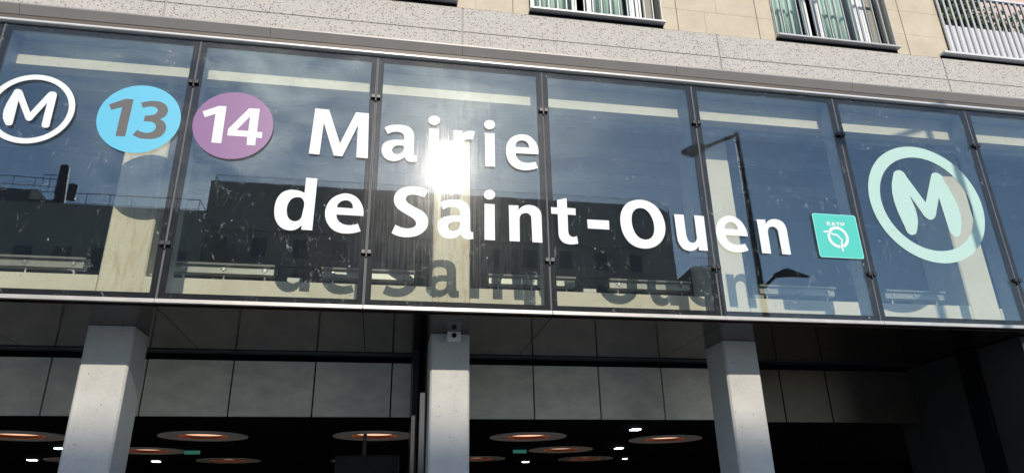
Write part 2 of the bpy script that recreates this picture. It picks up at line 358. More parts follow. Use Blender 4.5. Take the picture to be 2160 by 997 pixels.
# windows of the upper storey (only their foot shows)
def window(x0, x1, lbl=None):
    wd = MB()
    Z0, Z1 = 7.67, ZTOP-.2
    yf = .20
    # frame
    wd.box(x0+.01, x1-.01, yf, yf+.07, Z0-.05, Z0); wd.box(x0+.01, x1-.01, yf, yf+.07, Z1, Z1+.15)
    wd.box(x0+.01, x0+.05, yf, yf+.07, Z0, Z1); wd.box(x1-.05, x1-.01, yf, yf+.07, Z0, Z1)
    fr = wd.build('window', M['dark'], B)
    xm = x0+(x1-x0)*.40
    def casement(a, b, y, ang=0.):
        c = MB()
        for p, q in ((a, a+.065), (b-.065, b)): c.box(p, q, y, y+.055, Z0+.004, Z1-.004); c.box(p+.02, q-.02, y-.012, y-.0005, Z0+.02, Z1-.02)
        c.box(a+.066, b-.066, y, y+.055, Z0+.004, Z0+.07); c.box(a+.066, b-.066, y, y+.055, Z1-.07, Z1-.004)
        c.build('frame', M['pvc'], fr, .004)
        box('pane', M['clean'], (a+.066, b-.066, y+.02, y+.03, Z0+.07, Z1-.07), fr)
    casement(x0+.055, xm-.03, .205); casement(xm+.11, x1-.30, .205)
    # open leaf seen edge-on at the right jamb
    c = MB(); c.box(x1-.285, x1-.235, .215, .30, Z0, Z1); c.box(x1-.225, x1-.195, .215, .62, Z0, Z1); c.build('frame', M['pvc'], fr, .004)
    for q_ in ((x0+.004, x0+.012, .031, .6), (x1-.012, x1-.004, .031, .6), (x1-.17, x1-.014, .21, .24)):
        box('reveal', M['reveal'], (*q_, Z0-.03, ZTOP-.03), fr)
    # guard rail in front of the opening
    g = MB(); g.box(x0-.01, x1+.012, -.075, .02, 7.676, 7.70); g.box(x0-.01, x1+.012, -.035, .02, 8.66, 8.69)
    n = 15 if x1-x0 < 2.2 else 20
    for i in range(n+1):
        x = x0+.012+(x1-x0-.024)*i/n; g.box(x-.006, x+.006, -.022, .004, 7.7005, 8.6595)
    g.build('guard_rail', M['rail'], fr)
    sl = MB(); sl.box(x0, x1, .002, .2, 7.617, 7.668); sl.build('shadow_black_sill', M['black'], fr)  # sill coloured black to stand in for the shadow under the guard rail
    # curtains: two folded sheets
    rs = random.Random(int(x0*10))
    for a, b in ((x0+.07, xm-.06), (xm+.23, x1-.38)):
        me = MB(); n = 60; zz = [7.69, 8.6, 9.6, 11.2]
        ph = rs.random()*6
        for z in zz:
            for i in range(n+1):
                x = a+(b-a)*i/n; me.v.append((x+.012*math.sin(z*2+i*.3), .40+.035*math.sin(i*.62+ph+.25*math.sin(z))+.012*math.sin(i*1.9+z), z))
        for r_ in range(len(zz)-1):
            for i in range(n): q = r_*(n+1)+i; me.f.append((q, q+1, q+n+2, q+n+1)); me.mi.append(0)
        cu = me.build('curtain', M['curtain'], None, smooth=True)
        sm = cu.modifiers.new('t', 'SOLIDIFY'); sm.thickness = .003
        yield cu
wl_ = ['window above the cyan numbered disc', 'window above the white upper line of letters', 'window near the top middle of the photo', 'window at the upper right beside the balcony']
for i, (a, b) in enumerate(WINS):
    for j, cu in enumerate(window(a, b)):
        tag(cu, 'pale green folded curtain, %s leaf of the %s' % (('left', 'right')[j], wl_[i]), 'curtain', 'green curtains in the upper windows')

# balcony at the right: slatted railing with solid apron, loggia behind
bal = box('balcony', M['panelgrey'], (BAL-.02, 15.4, .1205, 2.2, 7.601, 7.66), B)
box('loggia_wall', M['pink'], (13.35, 15.4, 1.0, 1.1, 7.661, ZTOP-.02), bal)
box('loggia_back', M['reveal'], (12.02, 13.34, 2.1, 2.2, 7.661, ZTOP-.02), bal)
box('loggia_ceiling', M['pvc'], (12.03, 15.4, .31, 2.09, 10.3, 10.4), bal)
box('shadow_gap', M['black'], (11.93, 15.4, .002, .12, 7.617, 7.660), bal)  # solid black strip painted as the shadow below the bottom rail
rl = MB(); rl.box(11.93, 15.4, -.075, .028, 7.668, 7.70); rl.box(12.02, 15.4, -.03, .025, 8.775, 8.81)
rl.build('bottom_rail', M['panelgrey'], bal)
box('apron', M['panelgrey'], (12.14, 15.4, .0045, .018, 7.702, 8.235), bal)
sl = MB(); x = 12.10
while x < 15.3: sl.box(x, x+.034, -.020, .004, 7.7015, 8.7745); x += .107
sl.build('railing_slat', M['rail'], bal)
box('loggia_parapet', M['pink'], (13.1, 13.34, .35, .95, 7.661, 8.35), bal)

def foliage(name, label, cat, cx, cy, z0, w_, d_, h_, n, seed, group=None):
    rs = random.Random(seed); t = thing(name, label, cat, (cx, cy, z0), group)
    stem = MB()
    for i in range(7):
        a = Vector((cx+rs.uniform(-.1, .1), cy+rs.uniform(-.05, .05), z0)); b_ = Vector((cx+rs.uniform(-w_/2, w_/2), cy+rs.uniform(-d_/2, d_/2), z0+h_*rs.uniform(.5, .95)))
        stem.tube(a, (a+b_)/2+Vector((0, 0, .05)), .012, .009, 6); stem.tube((a+b_)/2+Vector((0, 0, .05)), b_, .009, .004, 6)
    stem.build('stem', M['bark'], t)
    lf = MB()
    for i in range(n):
        c = Vector((cx+rs.uniform(-w_/2, w_/2), cy+rs.uniform(-d_/2, d_/2), z0+h_*rs.random()))
        if math.sin(c.x*9+seed)*math.sin(c.z*8+seed*2) > .75: continue
        d = Vector((rs.gauss(0, 1), rs.gauss(0, 1), rs.gauss(-.2, .7))).normalized(); u = d.cross(Vector((rs.gauss(0, 1), rs.gauss(0, 1), rs.gauss(0, 1)))).normalized(); nn = d.cross(u)
        L = rs.uniform(.05, .10); W = L*.34; b0 = len(lf.v)
        lf.v += [tuple(c-d*L*.5), tuple(c+u*W+nn*.006), tuple(c+d*L*.5), tuple(c-u*W+nn*.006)]
        lf.f += [(b0, b0+1, b0+2), (b0, b0+2, b0+3)]; k_ = 1 if rs.random() < .35 else 0; lf.mi += [k_, k_]
    lf.build('foliage', [M['leaf'], M['leaf2']], t)
box('planter', M['dark'], (12.12, 13.05, .35, .75, 7.662, 7.92), bal)
foliage('balcony_hedge', 'dense green leafy hedge behind the slatted balcony railing at the upper right', 'plant', 12.66, .50, 7.92, 1.15, .42, 1.35, 8200, 3)
foliage('flowering_shrub', 'pale flowering shrub showing above the balcony rail in the top right corner', 'plant', 13.8, .5, 8.05, .9, .3, 1.0, 1200, 5)

# ---- glazed box: ceiling, floor, beam, parapet, columns
box('box_floor', M['inner'], (X0, X1, .03, 4.4, 3.684, 3.69), B)
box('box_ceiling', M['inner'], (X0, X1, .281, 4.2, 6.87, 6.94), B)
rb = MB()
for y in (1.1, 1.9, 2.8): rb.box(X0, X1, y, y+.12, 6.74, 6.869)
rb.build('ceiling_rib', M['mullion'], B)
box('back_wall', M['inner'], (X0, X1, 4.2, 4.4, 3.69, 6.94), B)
for xa_ in (X0+.02, X1-.22): box('box_end_wall', M['inner'], (xa_, xa_+.2, .03, 4.19, 3.70, 6.865), B)
box('top_closure', M['closure'], (X0, X1, .028, .2795, 6.745, 6.80), B)
bm_ = MB(); bxs = [X0, -4.2, -1.1, .25, 3.02, 5.38, 7.9, 10.4, 12.9, X1]
for a, b in zip(bxs[:-1], bxs[1:]): bm_.box(a+.0012, b-.0012, .28, .60, 6.435, 6.868)
bm_.build('beam', M['beamc'], B)
box('inner_rail', M['mullion'], (X0, X1, .45, .52, 6.36, 6.4345), B)
pp = MB()
pj = [X0, -2.50, 1.115]
COLS = [(-2.50, -2.03), (1.115, 1.59), (4.76, 5.21), (8.37, 8.82), (12.08, 12.54)]
prev = X0
for a, b in COLS:
    pp.box(prev+.001, a-.001, .823, 1.1, 3.691, 4.17); prev = b
pp.box(prev+.001, X1, .823, 1.1, 3.691, 4.15)
pp.build('parapet', M['beamc'], B)
for i, (a, b) in enumerate(COLS):
    MB().prism_z([(a+.018, .82), (b-.018, .82), (b, .838), (b, 1.45), (a, 1.45), (a, .838)], 3.691, 6.868).build('upper_column', M['stainc'] if i in (1, 2) else M['beamc'], B)
    if i < 4: MB().prism_z([(a+.022, .82), (b-.022, .82), (b, .842), (b, 1.32), (a, 1.32), (a, .842)], 0, 3.608).build('ground_column', M['concrete'], B, .006)
# ---- soffit
sj = [-9, -5.9, -3.9, -1.95, .03, 2, 4, 6, 8, 10, 12, 15]
for a, b in zip(sj[:-1], sj[1:]):
    box('soffit_panel', M['soffit'], (a+.004, b-.004, .03, 1.9, 3.61, 3.636), B)
box('soffit_core', M['black'], (X0, X1, .03, 2.3, 3.6362, 3.6825), B)
box('soffit_step', M['dark'], (X0, X1, 1.902, 2.12, 3.60, 3.635), B)
for a, b in zip(sj[:-1], sj[1:]): box('bottom_edge', M['edge'], (a+.002, b-.002, -.045, -.001, 3.630, 3.671), B, .004)
# ---- fascia above the entrance
fx = [-9, -6.8, -4.7, -2.75, -1.75, -.75, .26, 1.345, 2.368, 3.374, 4.352, 4.66]
for a, b in zip(fx[:-1], fx[1:]): box('fascia_panel', M['fascia'], (a+.010, b-.010, 2.2, 2.24, 2.85, 3.54), B)
fx = [5.20, 6.25, 7.172, 8.09, 9.02]
for a, b in zip(fx[:-1], fx[1:]): box('fascia_panel', M['fascia'], (a+.010, b-.010, 2.2, 2.24, 2.83, 3.54), B)
fx = [9.04, 9.9, 10.635, 12.05]
for a, b in zip(fx[:-1], fx[1:]): box('fascia_panel', M['bronze'], (a+.010, b-.010, 2.2, 2.24, 2.80, 3.54), B)['label'] = 'bronze fascia panel with shade put into its dark colour'  # dark colour includes the weaker bounce light at this end
box('fascia_backing', M['black'], (X0, X1, 2.25, 2.5, 2.84, 3.60), B)
# jambs by the middle column and the right, bronze side wall
box('door_jamb', M['alu'], (4.675, 4.745, 1.20, 1.32, 0, 3.0), B, .006)
box('door_post', M['dark'], (4.60, 4.67, 1.6, 2.19, 0, 3.599), B)
box('door_return', M['bronze'], (4.747, 4.765, 1.321, 2.19, 0, 3.599), B)
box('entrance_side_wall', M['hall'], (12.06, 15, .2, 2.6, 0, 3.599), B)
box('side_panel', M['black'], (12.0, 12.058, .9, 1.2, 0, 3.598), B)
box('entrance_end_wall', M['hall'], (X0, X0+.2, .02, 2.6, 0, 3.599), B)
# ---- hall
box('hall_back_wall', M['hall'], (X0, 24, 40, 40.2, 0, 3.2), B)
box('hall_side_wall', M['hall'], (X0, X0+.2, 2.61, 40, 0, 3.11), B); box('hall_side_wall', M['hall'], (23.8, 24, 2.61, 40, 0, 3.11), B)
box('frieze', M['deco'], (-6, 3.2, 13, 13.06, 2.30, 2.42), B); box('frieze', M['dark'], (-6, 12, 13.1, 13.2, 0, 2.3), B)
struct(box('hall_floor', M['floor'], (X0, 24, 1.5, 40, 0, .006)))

# ---- glazing panels
BX = [-8, -6, -4, -2, -.027, 2, 4, 6, 7.98, 10.0, 12.04, 14.0]
def panel(i, a, b, vis):
    p = MB(); p.box(a+.012, b-.012, 0, .012, ZB-.008, ZT)
    p.mi = [1, 1, 0, 1, 1, 1]
    pn = p.build('glazing_panel', [M['glass'], M['clean']], B)
    f = MB(); w_ = .072
    f.box(a+.013, a+w_, .0125, .0150, ZB-.007, ZT-.001); f.box(b-w_, b-.013, .0125, .0150, ZB-.007, ZT-.001)
    f.box(a+w_, b-w_, .0125, .0150, ZT-.075, ZT-.001); f.box(a+w_, b-w_, .0125, .0150, ZB-.007, ZB+.062)
    f.build('frit_border', M['frit'], pn)
    g = MB(); g.box(b-.0095, b+.0095, .006, .02, ZB-.006, ZT-.002); g.build('gasket', M['alu'], pn)
    box('inner_pane', M['coated'], (a+.012, b-.012, .0235, .0265, ZB-.007, ZT-.03), pn)
    ml = MB(); ml.box(b-.052, b+.052, .028, .27, ZB+.01, 6.744); ml.build('mullion', M['mullion'], pn, .004)
    for z in (6.191, 4.26):
        c = MB(); c.box(b-.052, b-.008, -.036, -.001, z-.022, z+.022); c.box(b+.008, b+.052, -.036, -.001, z-.022, z+.022)
        c.box(b-.0075, b+.0075, -.02, .004, z-.055, z+.010)
        c.build('clamp', [M['dark']], pn, .003)
for i, (a, b) in enumerate(zip(BX[:-1], BX[1:])): panel(i, a, b, True)

# ------------------------------------------------------------------ lettering
def ray(px, py): return (rt*((px-1080)/F_PX) - up*((py-498.5)/F_PX) + fw)
def on_plane(px, py, Y=0.):
    d = ray(px, py); t = (Y-CAM.y)/d.y; return (CAM.x+d.x*t, CAM.z+d.z*t)
def smooth_loop(pts, res=6):
    """pts: (x,y) smooth or (x,y,1) corner. Catmull-Rom between corners."""
    n = len(pts); out = []
    def P(i): return Vector(pts[i % n][:2])
    def C(i): return len(pts[i % n]) > 2
    for i in range(n):
        p1, p2 = P(i), P(i+1)
        if C(i) and C(i+1): out.append(p1); continue
        L = (p2-p1).length
        def tan(j, prv, nxt):
            a, b = (P(j)-prv).length, (nxt-P(j)).length
            return ((P(j)-prv)/max(a, 1e-6)*b + (nxt-P(j))/max(b, 1e-6)*a)/max(a+b, 1e-6)
        t1 = None if C(i) else tan(i, P(i-1), P(i+1)); t2 = None if C(i+1) else tan(i+1, P(i), P(i+2))
        if t1 is None: t1 = (p2-p1)/L*1.5-t2*.5
        if t2 is None: t2 = (p2-p1)/L*1.5-t1*.5
        for k_ in range(res):
            t = k_/res; h00 = 2*t**3-3*t*t+1; h10 = t**3-2*t*t+t; h01 = -2*t**3+3*t*t; h11 = t**3-t*t
            out.append(p1*h00+t1*L*h10+p2*h01+t2*L*h11)
    return out
def solid_glyph(name, loops, m, y0, y1, parent=None):
    """loops of (x,z); first is the outline, the rest holes or separate islands are given as groups"""
    me = MB()
    for grp in loops:
        vv = [[Vector((x, z, 0)) for x, z in lp] for lp in grp]
        tris = tessellate_polygon(vv); flat = [p for lp in grp for p in lp]; n = len(flat); b = len(me.v)
        me.v += [(x, y0, z) for x, z in flat] + [(x, y1, z) for x, z in flat]
        for t in tris: me.f.append(tuple(b+i for i in t)); me.f.append(tuple(b+n+i for i in reversed(t))); me.mi += [0, 0]
        s_ = 0
        for lp in grp:
            k_ = len(lp)
            for i in range(k_): j = (i+1) % k_; me.f.append((b+s_+i, b+s_+j, b+n+s_+j, b+n+s_+i)); me.mi.append(0)
            s_ += k_
    return me.build(name, m, parent)
def trace(loops, reg, sc, Y=0.):
    """crop pixels -> glass plane"""
    out = []
    for grp in loops:
        out.append([[on_plane(reg[0]+p.x/sc, reg[1]+p.y/sc, Y) for p in smooth_loop(lp)] for lp in grp])
    return out
def ell(cx, cy, rx, ry, n=12): return [(cx+rx*math.cos(2*math.pi*i/n), cy+ry*math.sin(2*math.pi*i/n)) for i in range(n)]
def corners(*p): return [(x, y, 1) for x, y in p]
K = 1728/260
R1, R2, R3, R4, R5, R6, R7 = (640, 220), (890, 230), (570, 370), (810, 380), (1050, 390), (1290, 400), (1480, 420)
g_a = [[[(1137, 330, 1), (1200, 303), (1290, 291), (1380, 293), (1465, 314), (1522, 355), (1548, 412), (1552, 470, 1), (1548, 640, 1), (1549, 690), (1557, 718, 1), (1586, 720, 1), (1586, 808, 1), (1540, 812), (1485, 808), (1443, 785), (1418, 740, 1), (1380, 768), (1320, 793), (1250, 798), (1180, 780), (1125, 735), (1098, 670), (1098, 615), (1122, 555), (1170, 522), (1240, 504), (1330, 500), (1412, 503, 1), (1412, 455), (1398, 420), (1365, 398), (1310, 388), (1250, 393), (1182, 420, 1)],
        [(1410, 588, 1), (1340, 580), (1288, 588), (1255, 612), (1242, 648), (1258, 682), (1300, 700), (1345, 695), (1385, 672), (1404, 640)]]]
g_e = [[[(1305, 570, 1), (1306, 480), (1280, 400), (1230, 325), (1150, 272), (1060, 253), (960, 272), (860, 330), (800, 410), (770, 510), (778, 610), (820, 700), (890, 768), (980, 805), (1080, 815), (1180, 806), (1268, 782, 1), (1230, 680, 1), (1170, 693), (1100, 698), (1030, 685), (970, 650), (938, 605), (928, 548, 1)],
        [(935, 448, 1), (950, 405), (990, 368), (1045, 350), (1108, 360), (1148, 400), (1160, 465, 1)]]]
GL = [
 ('white capital M starting the upper line, touching the purple disc side', R1, [[corners((168, 60), (362, 80), (512, 552), (737, 115), (918, 131), (903, 760), (742, 747), (765, 300), (545, 733), (425, 720), (287, 262), (225, 706), (77, 693))]]),
 ('white lowercase a right after the capital M in the upper line', R1, g_a),
 ('white lowercase i between a and r in the upper line', R2, [[ell(173, 162, 81, 66)], [corners((98, 275), (240, 284), (225, 757), (88, 748))]]),
 ('white lowercase r in the upper line, beside the sun glare', R2, [[[(442, 302, 1), (567, 306, 1), (571, 352, 1), (602, 325), (650, 310), (700, 310), (742, 320, 1), (710, 437, 1), (660, 428), (615, 434), (582, 462, 1), (577, 778, 1), (440, 770, 1)]]]),
 ('white lowercase i between r and e in the upper line', R2, [[ell(948, 222, 77, 65)], [corners((880, 338), (1018, 345), (1025, 812), (885, 805))]]),
 ('white lowercase e ending the upper line', R2, [[[(1632, 637, 1), (1632, 570), (1608, 495), (1560, 425), (1490, 375), (1400, 358), (1310, 373), (1235, 420), (1190, 495), (1176, 580), (1190, 680), (1235, 768), (1305, 825), (1395, 855), (1480, 860), (1560, 848), (1628, 828, 1), (1590, 740, 1), (1540, 752), (1475, 756), (1410, 745), (1358, 715), (1325, 672), (1312, 622, 1)], [(1308, 532, 1), (1318, 488), (1352, 453), (1402, 443), (1450, 453), (1487, 488), (1502, 545, 1)]]]),
 ('white lowercase d starting the lower line', R3, [[[(505, 34, 1), (663, 46, 1), (588, 770, 1), (436, 760, 1), (444, 693, 1), (400, 735), (340, 763), (270, 770), (190, 752), (120, 700), (72, 615), (57, 510), (70, 400), (110, 305), (180, 235), (270, 205), (360, 208), (430, 223), (482, 250, 1)], [(466, 350), (440, 318), (380, 306), (320, 318), (272, 362), (240, 430), (232, 505), (245, 575), (285, 625), (340, 643), (398, 630), (438, 588), (452, 530)]]]),
 ('white lowercase e right after the d in the lower line', R3, g_e),
 ('white capital S in the lower line', R4, [[[(618, 148, 1), (560, 112), (480, 92), (380, 87), (280, 101), (200, 145), (152, 205), (139, 280), (152, 340), (195, 400), (265, 450), (340, 495), (410, 540), (443, 580), (450, 620), (422, 655), (370, 673), (300, 675), (230, 658), (160, 625, 1), (105, 740, 1), (180, 777), (270, 797), (370, 797), (470, 775), (552, 725), (603, 660), (618, 580), (598, 500), (545, 440), (465, 395), (385, 352), (325, 308), (305, 265), (325, 225), (380, 206), (450, 210), (565, 245, 1)]]]),
 ('white lowercase a in the lower line, over the concrete column', R4, ('copy', g_a, (1586, 808), R1, (1252, 823))),
 ('white lowercase i in the lower line', R4, [[ell(1478, 204, 80, 69)], [corners((1408, 330), (1550, 340), (1555, 843), (1408, 835))]]),
 ('white lowercase n in the lower line, just left of a panel joint', R5, [[[(153, 285, 1), (290, 290, 1), (288, 355, 1), (330, 312), (388, 287), (450, 283), (520, 300), (575, 340), (605, 400), (613, 470, 1), (625, 810, 1), (485, 802, 1), (470, 480, 1), (458, 430), (422, 400), (375, 395), (328, 415), (303, 470, 1), (308, 793, 1), (165, 786, 1)]]]),
 ('white lowercase t before the hyphen in the lower line', R5, [[[(830, 212, 1), (963, 187, 1), (970, 322, 1), (1088, 332, 1), (1090, 425, 1), (977, 415, 1), (985, 640, 1), (1002, 700), (1042, 728), (1108, 718, 1), (1127, 822, 1), (1060, 832), (980, 828), (908, 798), (865, 742), (850, 660, 1), (840, 410, 1), (750, 403, 1), (744, 312, 1), (832, 318, 1)]]]),
 ('white hyphen in the lower line', R5, [[corners((1252, 485), (1557, 500), (1562, 627), (1262, 610))]]),
 ('white capital O in the lower line', R6, [[[(390, 142), (470, 152), (560, 190), (640, 255), (703, 350), (742, 455), (752, 560), (735, 655), (690, 732), (610, 795), (515, 823), (415, 820), (310, 785), (220, 710), (157, 605), (127, 490), (122, 380), (148, 280), (205, 200), (295, 155)], [(400, 258), (458, 270), (514, 315), (562, 390), (590, 475), (597, 560), (580, 640), (540, 685), (480, 700), (410, 685), (350, 637), (307, 560), (284, 475), (280, 390), (302, 310), (345, 270)]]]),
 ('white lowercase u after the capital O in the lower line', R6, [[[(875, 345, 1), (1007, 352, 1), (1040, 600, 1), (1056, 672), (1088, 727), (1132, 745), (1172, 732), (1196, 680, 1), (1155, 358, 1), (1290, 372, 1), (1350, 858, 1), (1225, 850, 1), (1217, 797, 1), (1180, 837), (1120, 859), (1050, 850), (985, 810), (942, 745), (918, 670, 1)]]]),
 ('white lowercase e after the u in the lower line', R7, ('copy', g_e, (1268, 782), R3, (657, 717))),
 ('white lowercase n ending the lower line, beside the turquoise badge', R7, ('copyn',)),
]
g_n = GL[11][2]
def bbox(lo): xs = [p[0] for g in lo for l in g for p in l]; return min(xs), max(xs)
for lbl, reg, g in GL:
    if isinstance(g, tuple):
        if g[0] == 'copyn': src, ref, rr, dst = g_n, (625, 810), R5, (1252, 778)
        else: _, src, ref, rr, dst = g
        lo = trace(src, rr, K)
        a = on_plane(rr[0]+ref[0]/K, rr[1]+ref[1]/K); b = on_plane(reg[0]+dst[0]/K, reg[1]+dst[1]/K)
        lo = [[[(x-a[0]+b[0], z-a[1]+b[1]) for x, z in l] for l in gg] for gg in lo]
    else: lo = trace(g, reg, K)
    o = solid_glyph('letter', lo, M['white'], -.0045, -.0015)
    nm = 'hyphen' if 'hyphen in' in lbl else 'letter'; o.name = nm
    tag(o, lbl, nm, 'white letters of the station name on the glass')

def disc_pts(x0, x1, z0, z1, n=72):
    cx, cz = (x0+x1)/2, (z0+z1)/2; rx, rz = (x1-x0)/2, (z1-z0)/2
    return [(cx+rx*math.cos(2*math.pi*i/n), cz+rz*math.sin(2*math.pi*i/n)) for i in range(n)]
R8 = (190, 170); K8 = 2160/410
def ext(reg, k, l, r, t, b, Y=0.):
    f = lambda p: on_plane(reg[0]+p[0]/k, reg[1]+p[1]/k, Y)
    L, R_, T, Bt = f(l), f(r), f(t), f(b)
    # average the radii: it is a circle in the plane
    cx = (L[0]+R_[0])/2; cz = (T[1]+Bt[1])/2; r_ = ((R_[0]-L[0])+(T[1]-Bt[1]))/4
    return cx, cz, r_
def circ(c, n=80, rr=None): r_ = rr or c[2]; return [(c[0]+r_*math.cos(2*math.pi*i/n), c[1]+r_*math.sin(2*math.pi*i/n)) for i in range(n)]
c13 = ext(R8, K8, (62, 445), (1018, 405), (565, 57), (520, 805)); c14 = ext(R8, K8, (1133, 478), (2045, 500), (1615, 137), (1580, 870))
t13 = thing('line_disc', 'bright cyan disc with the charcoal number 13', 'sign', (c13[0], 0, c13[1]-c13[2]))
solid_glyph('disc', [[circ(c13)]], M['cyan'], -.0030, -.0015, t13)
solid_glyph('numeral', trace([[corners((397, 205), (485, 213), (390, 623), (283, 617), (358, 297), (235, 328), (213, 268))]], R8, K8), M['darkgrey'], -.0042, -.0030, t13)
solid_glyph('numeral', trace([[[(568, 250, 1), (640, 234), (720, 229), (800, 245), (852, 285), (867, 335), (848, 385), (812, 415), (772, 430, 1), (818, 455), (845, 500), (838, 560), (795, 615), (720, 645), (630, 650), (540, 637), (475, 605, 1), (525, 550, 1), (580, 575), (640, 583), (700, 565), (732, 522), (722, 483), (690, 462), (640, 455), (595, 453, 1), (612, 393, 1), (672, 388), (728, 372), (754, 340), (742, 308), (700, 292), (640, 293), (590, 308, 1)]]], R8, K8), M['darkgrey'], -.0042, -.0030, t13)
t14 = thing('line_disc', 'purple disc with the white number 14', 'sign', (c14[0], 0, c14[1]-c14[2]))
solid_glyph('disc', [[circ(c14)]], M['purple'], -.0030, -.0015, t14)
solid_glyph('numeral', trace([[corners((1435, 284), (1517, 290), (1458, 697), (1348, 690), (1395, 372), (1275, 410), (1252, 345))]], R8, K8), M['white'], -.0042, -.0030, t14)
solid_glyph('numeral', trace([[corners((1770, 310), (1887, 318), (1855, 572), (1915, 576), (1908, 642), (1845, 635), (1835, 722), (1740, 716), (1748, 627), (1525, 612), (1535, 540)), corners((1780, 400), (1758, 562), (1628, 553))]], R8, K8), M['white'], -.0042, -.0030, t14)
# ring emblems
KM = 1108/200; RM = (0, 140)
f_ = lambda x, y: on_plane(RM[0]+x/KM, RM[1]+y/KM)
T_, B_, Rr, Ri, Ti = f_(430, 100), f_(300, 905), f_(887, 470), f_(808, 470), f_(430, 155)
r_o = (T_[1]-B_[1])/2; c_l = (Rr[0]-r_o, (T_[1]+B_[1])/2, r_o); th = ((Rr[0]-Ri[0])+(T_[1]-Ti[1]))/2
tl = thing('metro_emblem', 'thin white ring around a rounded white M, cut by the left edge', 'sign', (c_l[0], 0, c_l[1]-r_o))
solid_glyph('ring', [[circ(c_l), circ(c_l, rr=r_o-th)]], M['white'], -.0040, -.0015, tl)
solid_glyph('letter', trace([[[(55, 660), (75, 688), (105, 693), (138, 684), (154, 652, 1), (218, 402, 1), (288, 585, 1), (305, 622), (335, 640), (370, 630), (395, 602, 1), (553, 430, 1), (490, 672, 1), (492, 705), (535, 720), (572, 710), (584, 675, 1), (666, 345, 1), (658, 312), (625, 298), (590, 301), (560, 320, 1), (355, 540, 1), (272, 318, 1), (250, 282), (215, 268), (178, 277), (156, 310, 1)]]], RM, KM), M['white'], -.0040, -.0015, tl)
KR = 1068/300; RR = (1800, 290); YI = .017
f_ = lambda x, y: on_plane(RR[0]+x/KR, RR[1]+y/KR, YI)
pts = [f_(395, 66), f_(700, 945), f_(95, 340), f_(992, 600)]
ip = [f_(430, 150), f_(650, 853), f_(188, 400), f_(905, 590)]
cz = (pts[0][1]+pts[1][1])/2; cx = (pts[2][0]+pts[3][0])/2; ro = ((pts[0][1]-pts[1][1])+(pts[3][0]-pts[2][0]))/4; ri = ((ip[0][1]-ip[1][1])+(ip[3][0]-ip[2][0]))/4
tr_ = thing('metro_emblem', 'large pale mint ring around a rounded M behind the right hand glass', 'sign', (cx, 0, cz-ro))
solid_glyph('ring', [[circ((cx, cz, ro)), circ((cx, cz, ri))]], M['mint'], .0165, .0195, tr_)
solid_glyph('letter', trace([[[(298, 285), (306, 260), (335, 245), (372, 257), (397, 292, 1), (543, 488, 1), (582, 295, 1), (594, 268), (622, 264), (655, 280), (680, 322, 1), (806, 712), (798, 738), (770, 745), (740, 727), (720, 695, 1), (642, 450, 1), (622, 568, 1), (610, 602), (580, 617), (545, 600), (515, 563, 1), (420, 430, 1), (479, 690), (468, 722), (435, 730), (407, 712), (392, 680, 1)]]], RR, KR, YI), M['mint'], .0165, .0195, tr_)
# operator badge
KB = 1380/180; RB = (1680, 430)
fb = lambda x, y: on_plane(RB[0]+x/KB, RB[1]+y/KB)
q = [fb(243, 155), fb(937, 187), fb(1097, 889), fb(380, 861)]
bx0, bx1 = (q[0][0]+q[3][0])/2, (q[1][0]+q[2][0])/2; bz0, bz1 = (q[2][1]+q[3][1])/2, (q[0][1]+q[1][1])/2
def rrect(x0, x1, z0, z1, r, n=6):
    o = []
    for cx_, cz_, a0 in ((x1-r, z1-r, 0), (x0+r, z1-r, 90), (x0+r, z0+r, 180), (x1-r, z0+r, 270)):
        for i in range(n+1): t = math.radians(a0+90*i/n); o.append((cx_+r*math.cos(t), cz_+r*math.sin(t)))
    return o
tb = thing('operator_badge', 'square turquoise badge with small white capitals over a white ring and profile line', 'sign', ((bx0+bx1)/2, 0, bz0))
solid_glyph('plate', [[rrect(bx0, bx1, bz0, bz1, .03)]], M['turqedge'], -.0055, -.0015, tb)
solid_glyph('face', [[rrect(bx0+.008, bx1-.008, bz0+.008, bz1-.008, .024)]], M['turq'], -.0062, -.0055, tb)
def bpt(x, y): return fb(x, y)
rc = [fb(640, 370), fb(690, 712), fb(490, 500), fb(850, 590)]
ecx, ecz = (rc[2][0]+rc[3][0])/2, (rc[0][1]+rc[1][1])/2; er = ((rc[0][1]-rc[1][1])+(rc[3][0]-rc[2][0]))/4
def arc(a0, a1, ro_, ri_, n=30):
    A = [math.radians(a0+(a1-a0)*i/n) for i in range(n+1)]
    return [(ecx+ro_*math.cos(t), ecz+ro_*math.sin(t)) for t in A]+[(ecx+ri_*math.cos(t), ecz+ri_*math.sin(t)) for t in reversed(A)]
river = [bpt(*p) for p in ((430, 450), (490, 445), (540, 465), (600, 498), (645, 500), (680, 535), (735, 585), (728, 640), (732, 700), (752, 768))]
def ang(p): return math.degrees(math.atan2(p[1]-ecz, p[0]-ecx)) % 360
a1, a2 = ang(bpt(515, 455)), ang(bpt(733, 700))
gap = 9
solid_glyph('emblem_ring', [[arc(a1+gap, a2-gap, er, er*.74)], [arc(a2+gap, a1+360-gap, er, er*.74, 40)]], M['white'], -.0068, -.0062, tb)
def ribbon(ps, w_):
    L, R2_ = [], []
    for i, p in enumerate(ps):
        a = Vector(ps[max(i-1, 0)]); b = Vector(ps[min(i+1, len(ps)-1)]); d = (b-a).normalized(); n = Vector((-d.y, d.x))*w_/2
        L.append(tuple(Vector(p)+n)); R2_.append(tuple(Vector(p)-n))
    return L+R2_[::-1]
solid_glyph('profile_line', [[ribbon(river, er*.16)]], M['white'], -.0072, -.0062, tb)
lz1, lz0 = bpt(500, 292)[1], bpt(500, 350)[1]; lx0, lx1 = bpt(480, 320)[0], bpt(775, 330)[0]
LW = (lx1-lx0)/4
def cap(k, loops): return [[[(lx0+LW*(k+x), lz0+(lz1-lz0)*z) for x, z in lp] for lp in g] for g in loops]
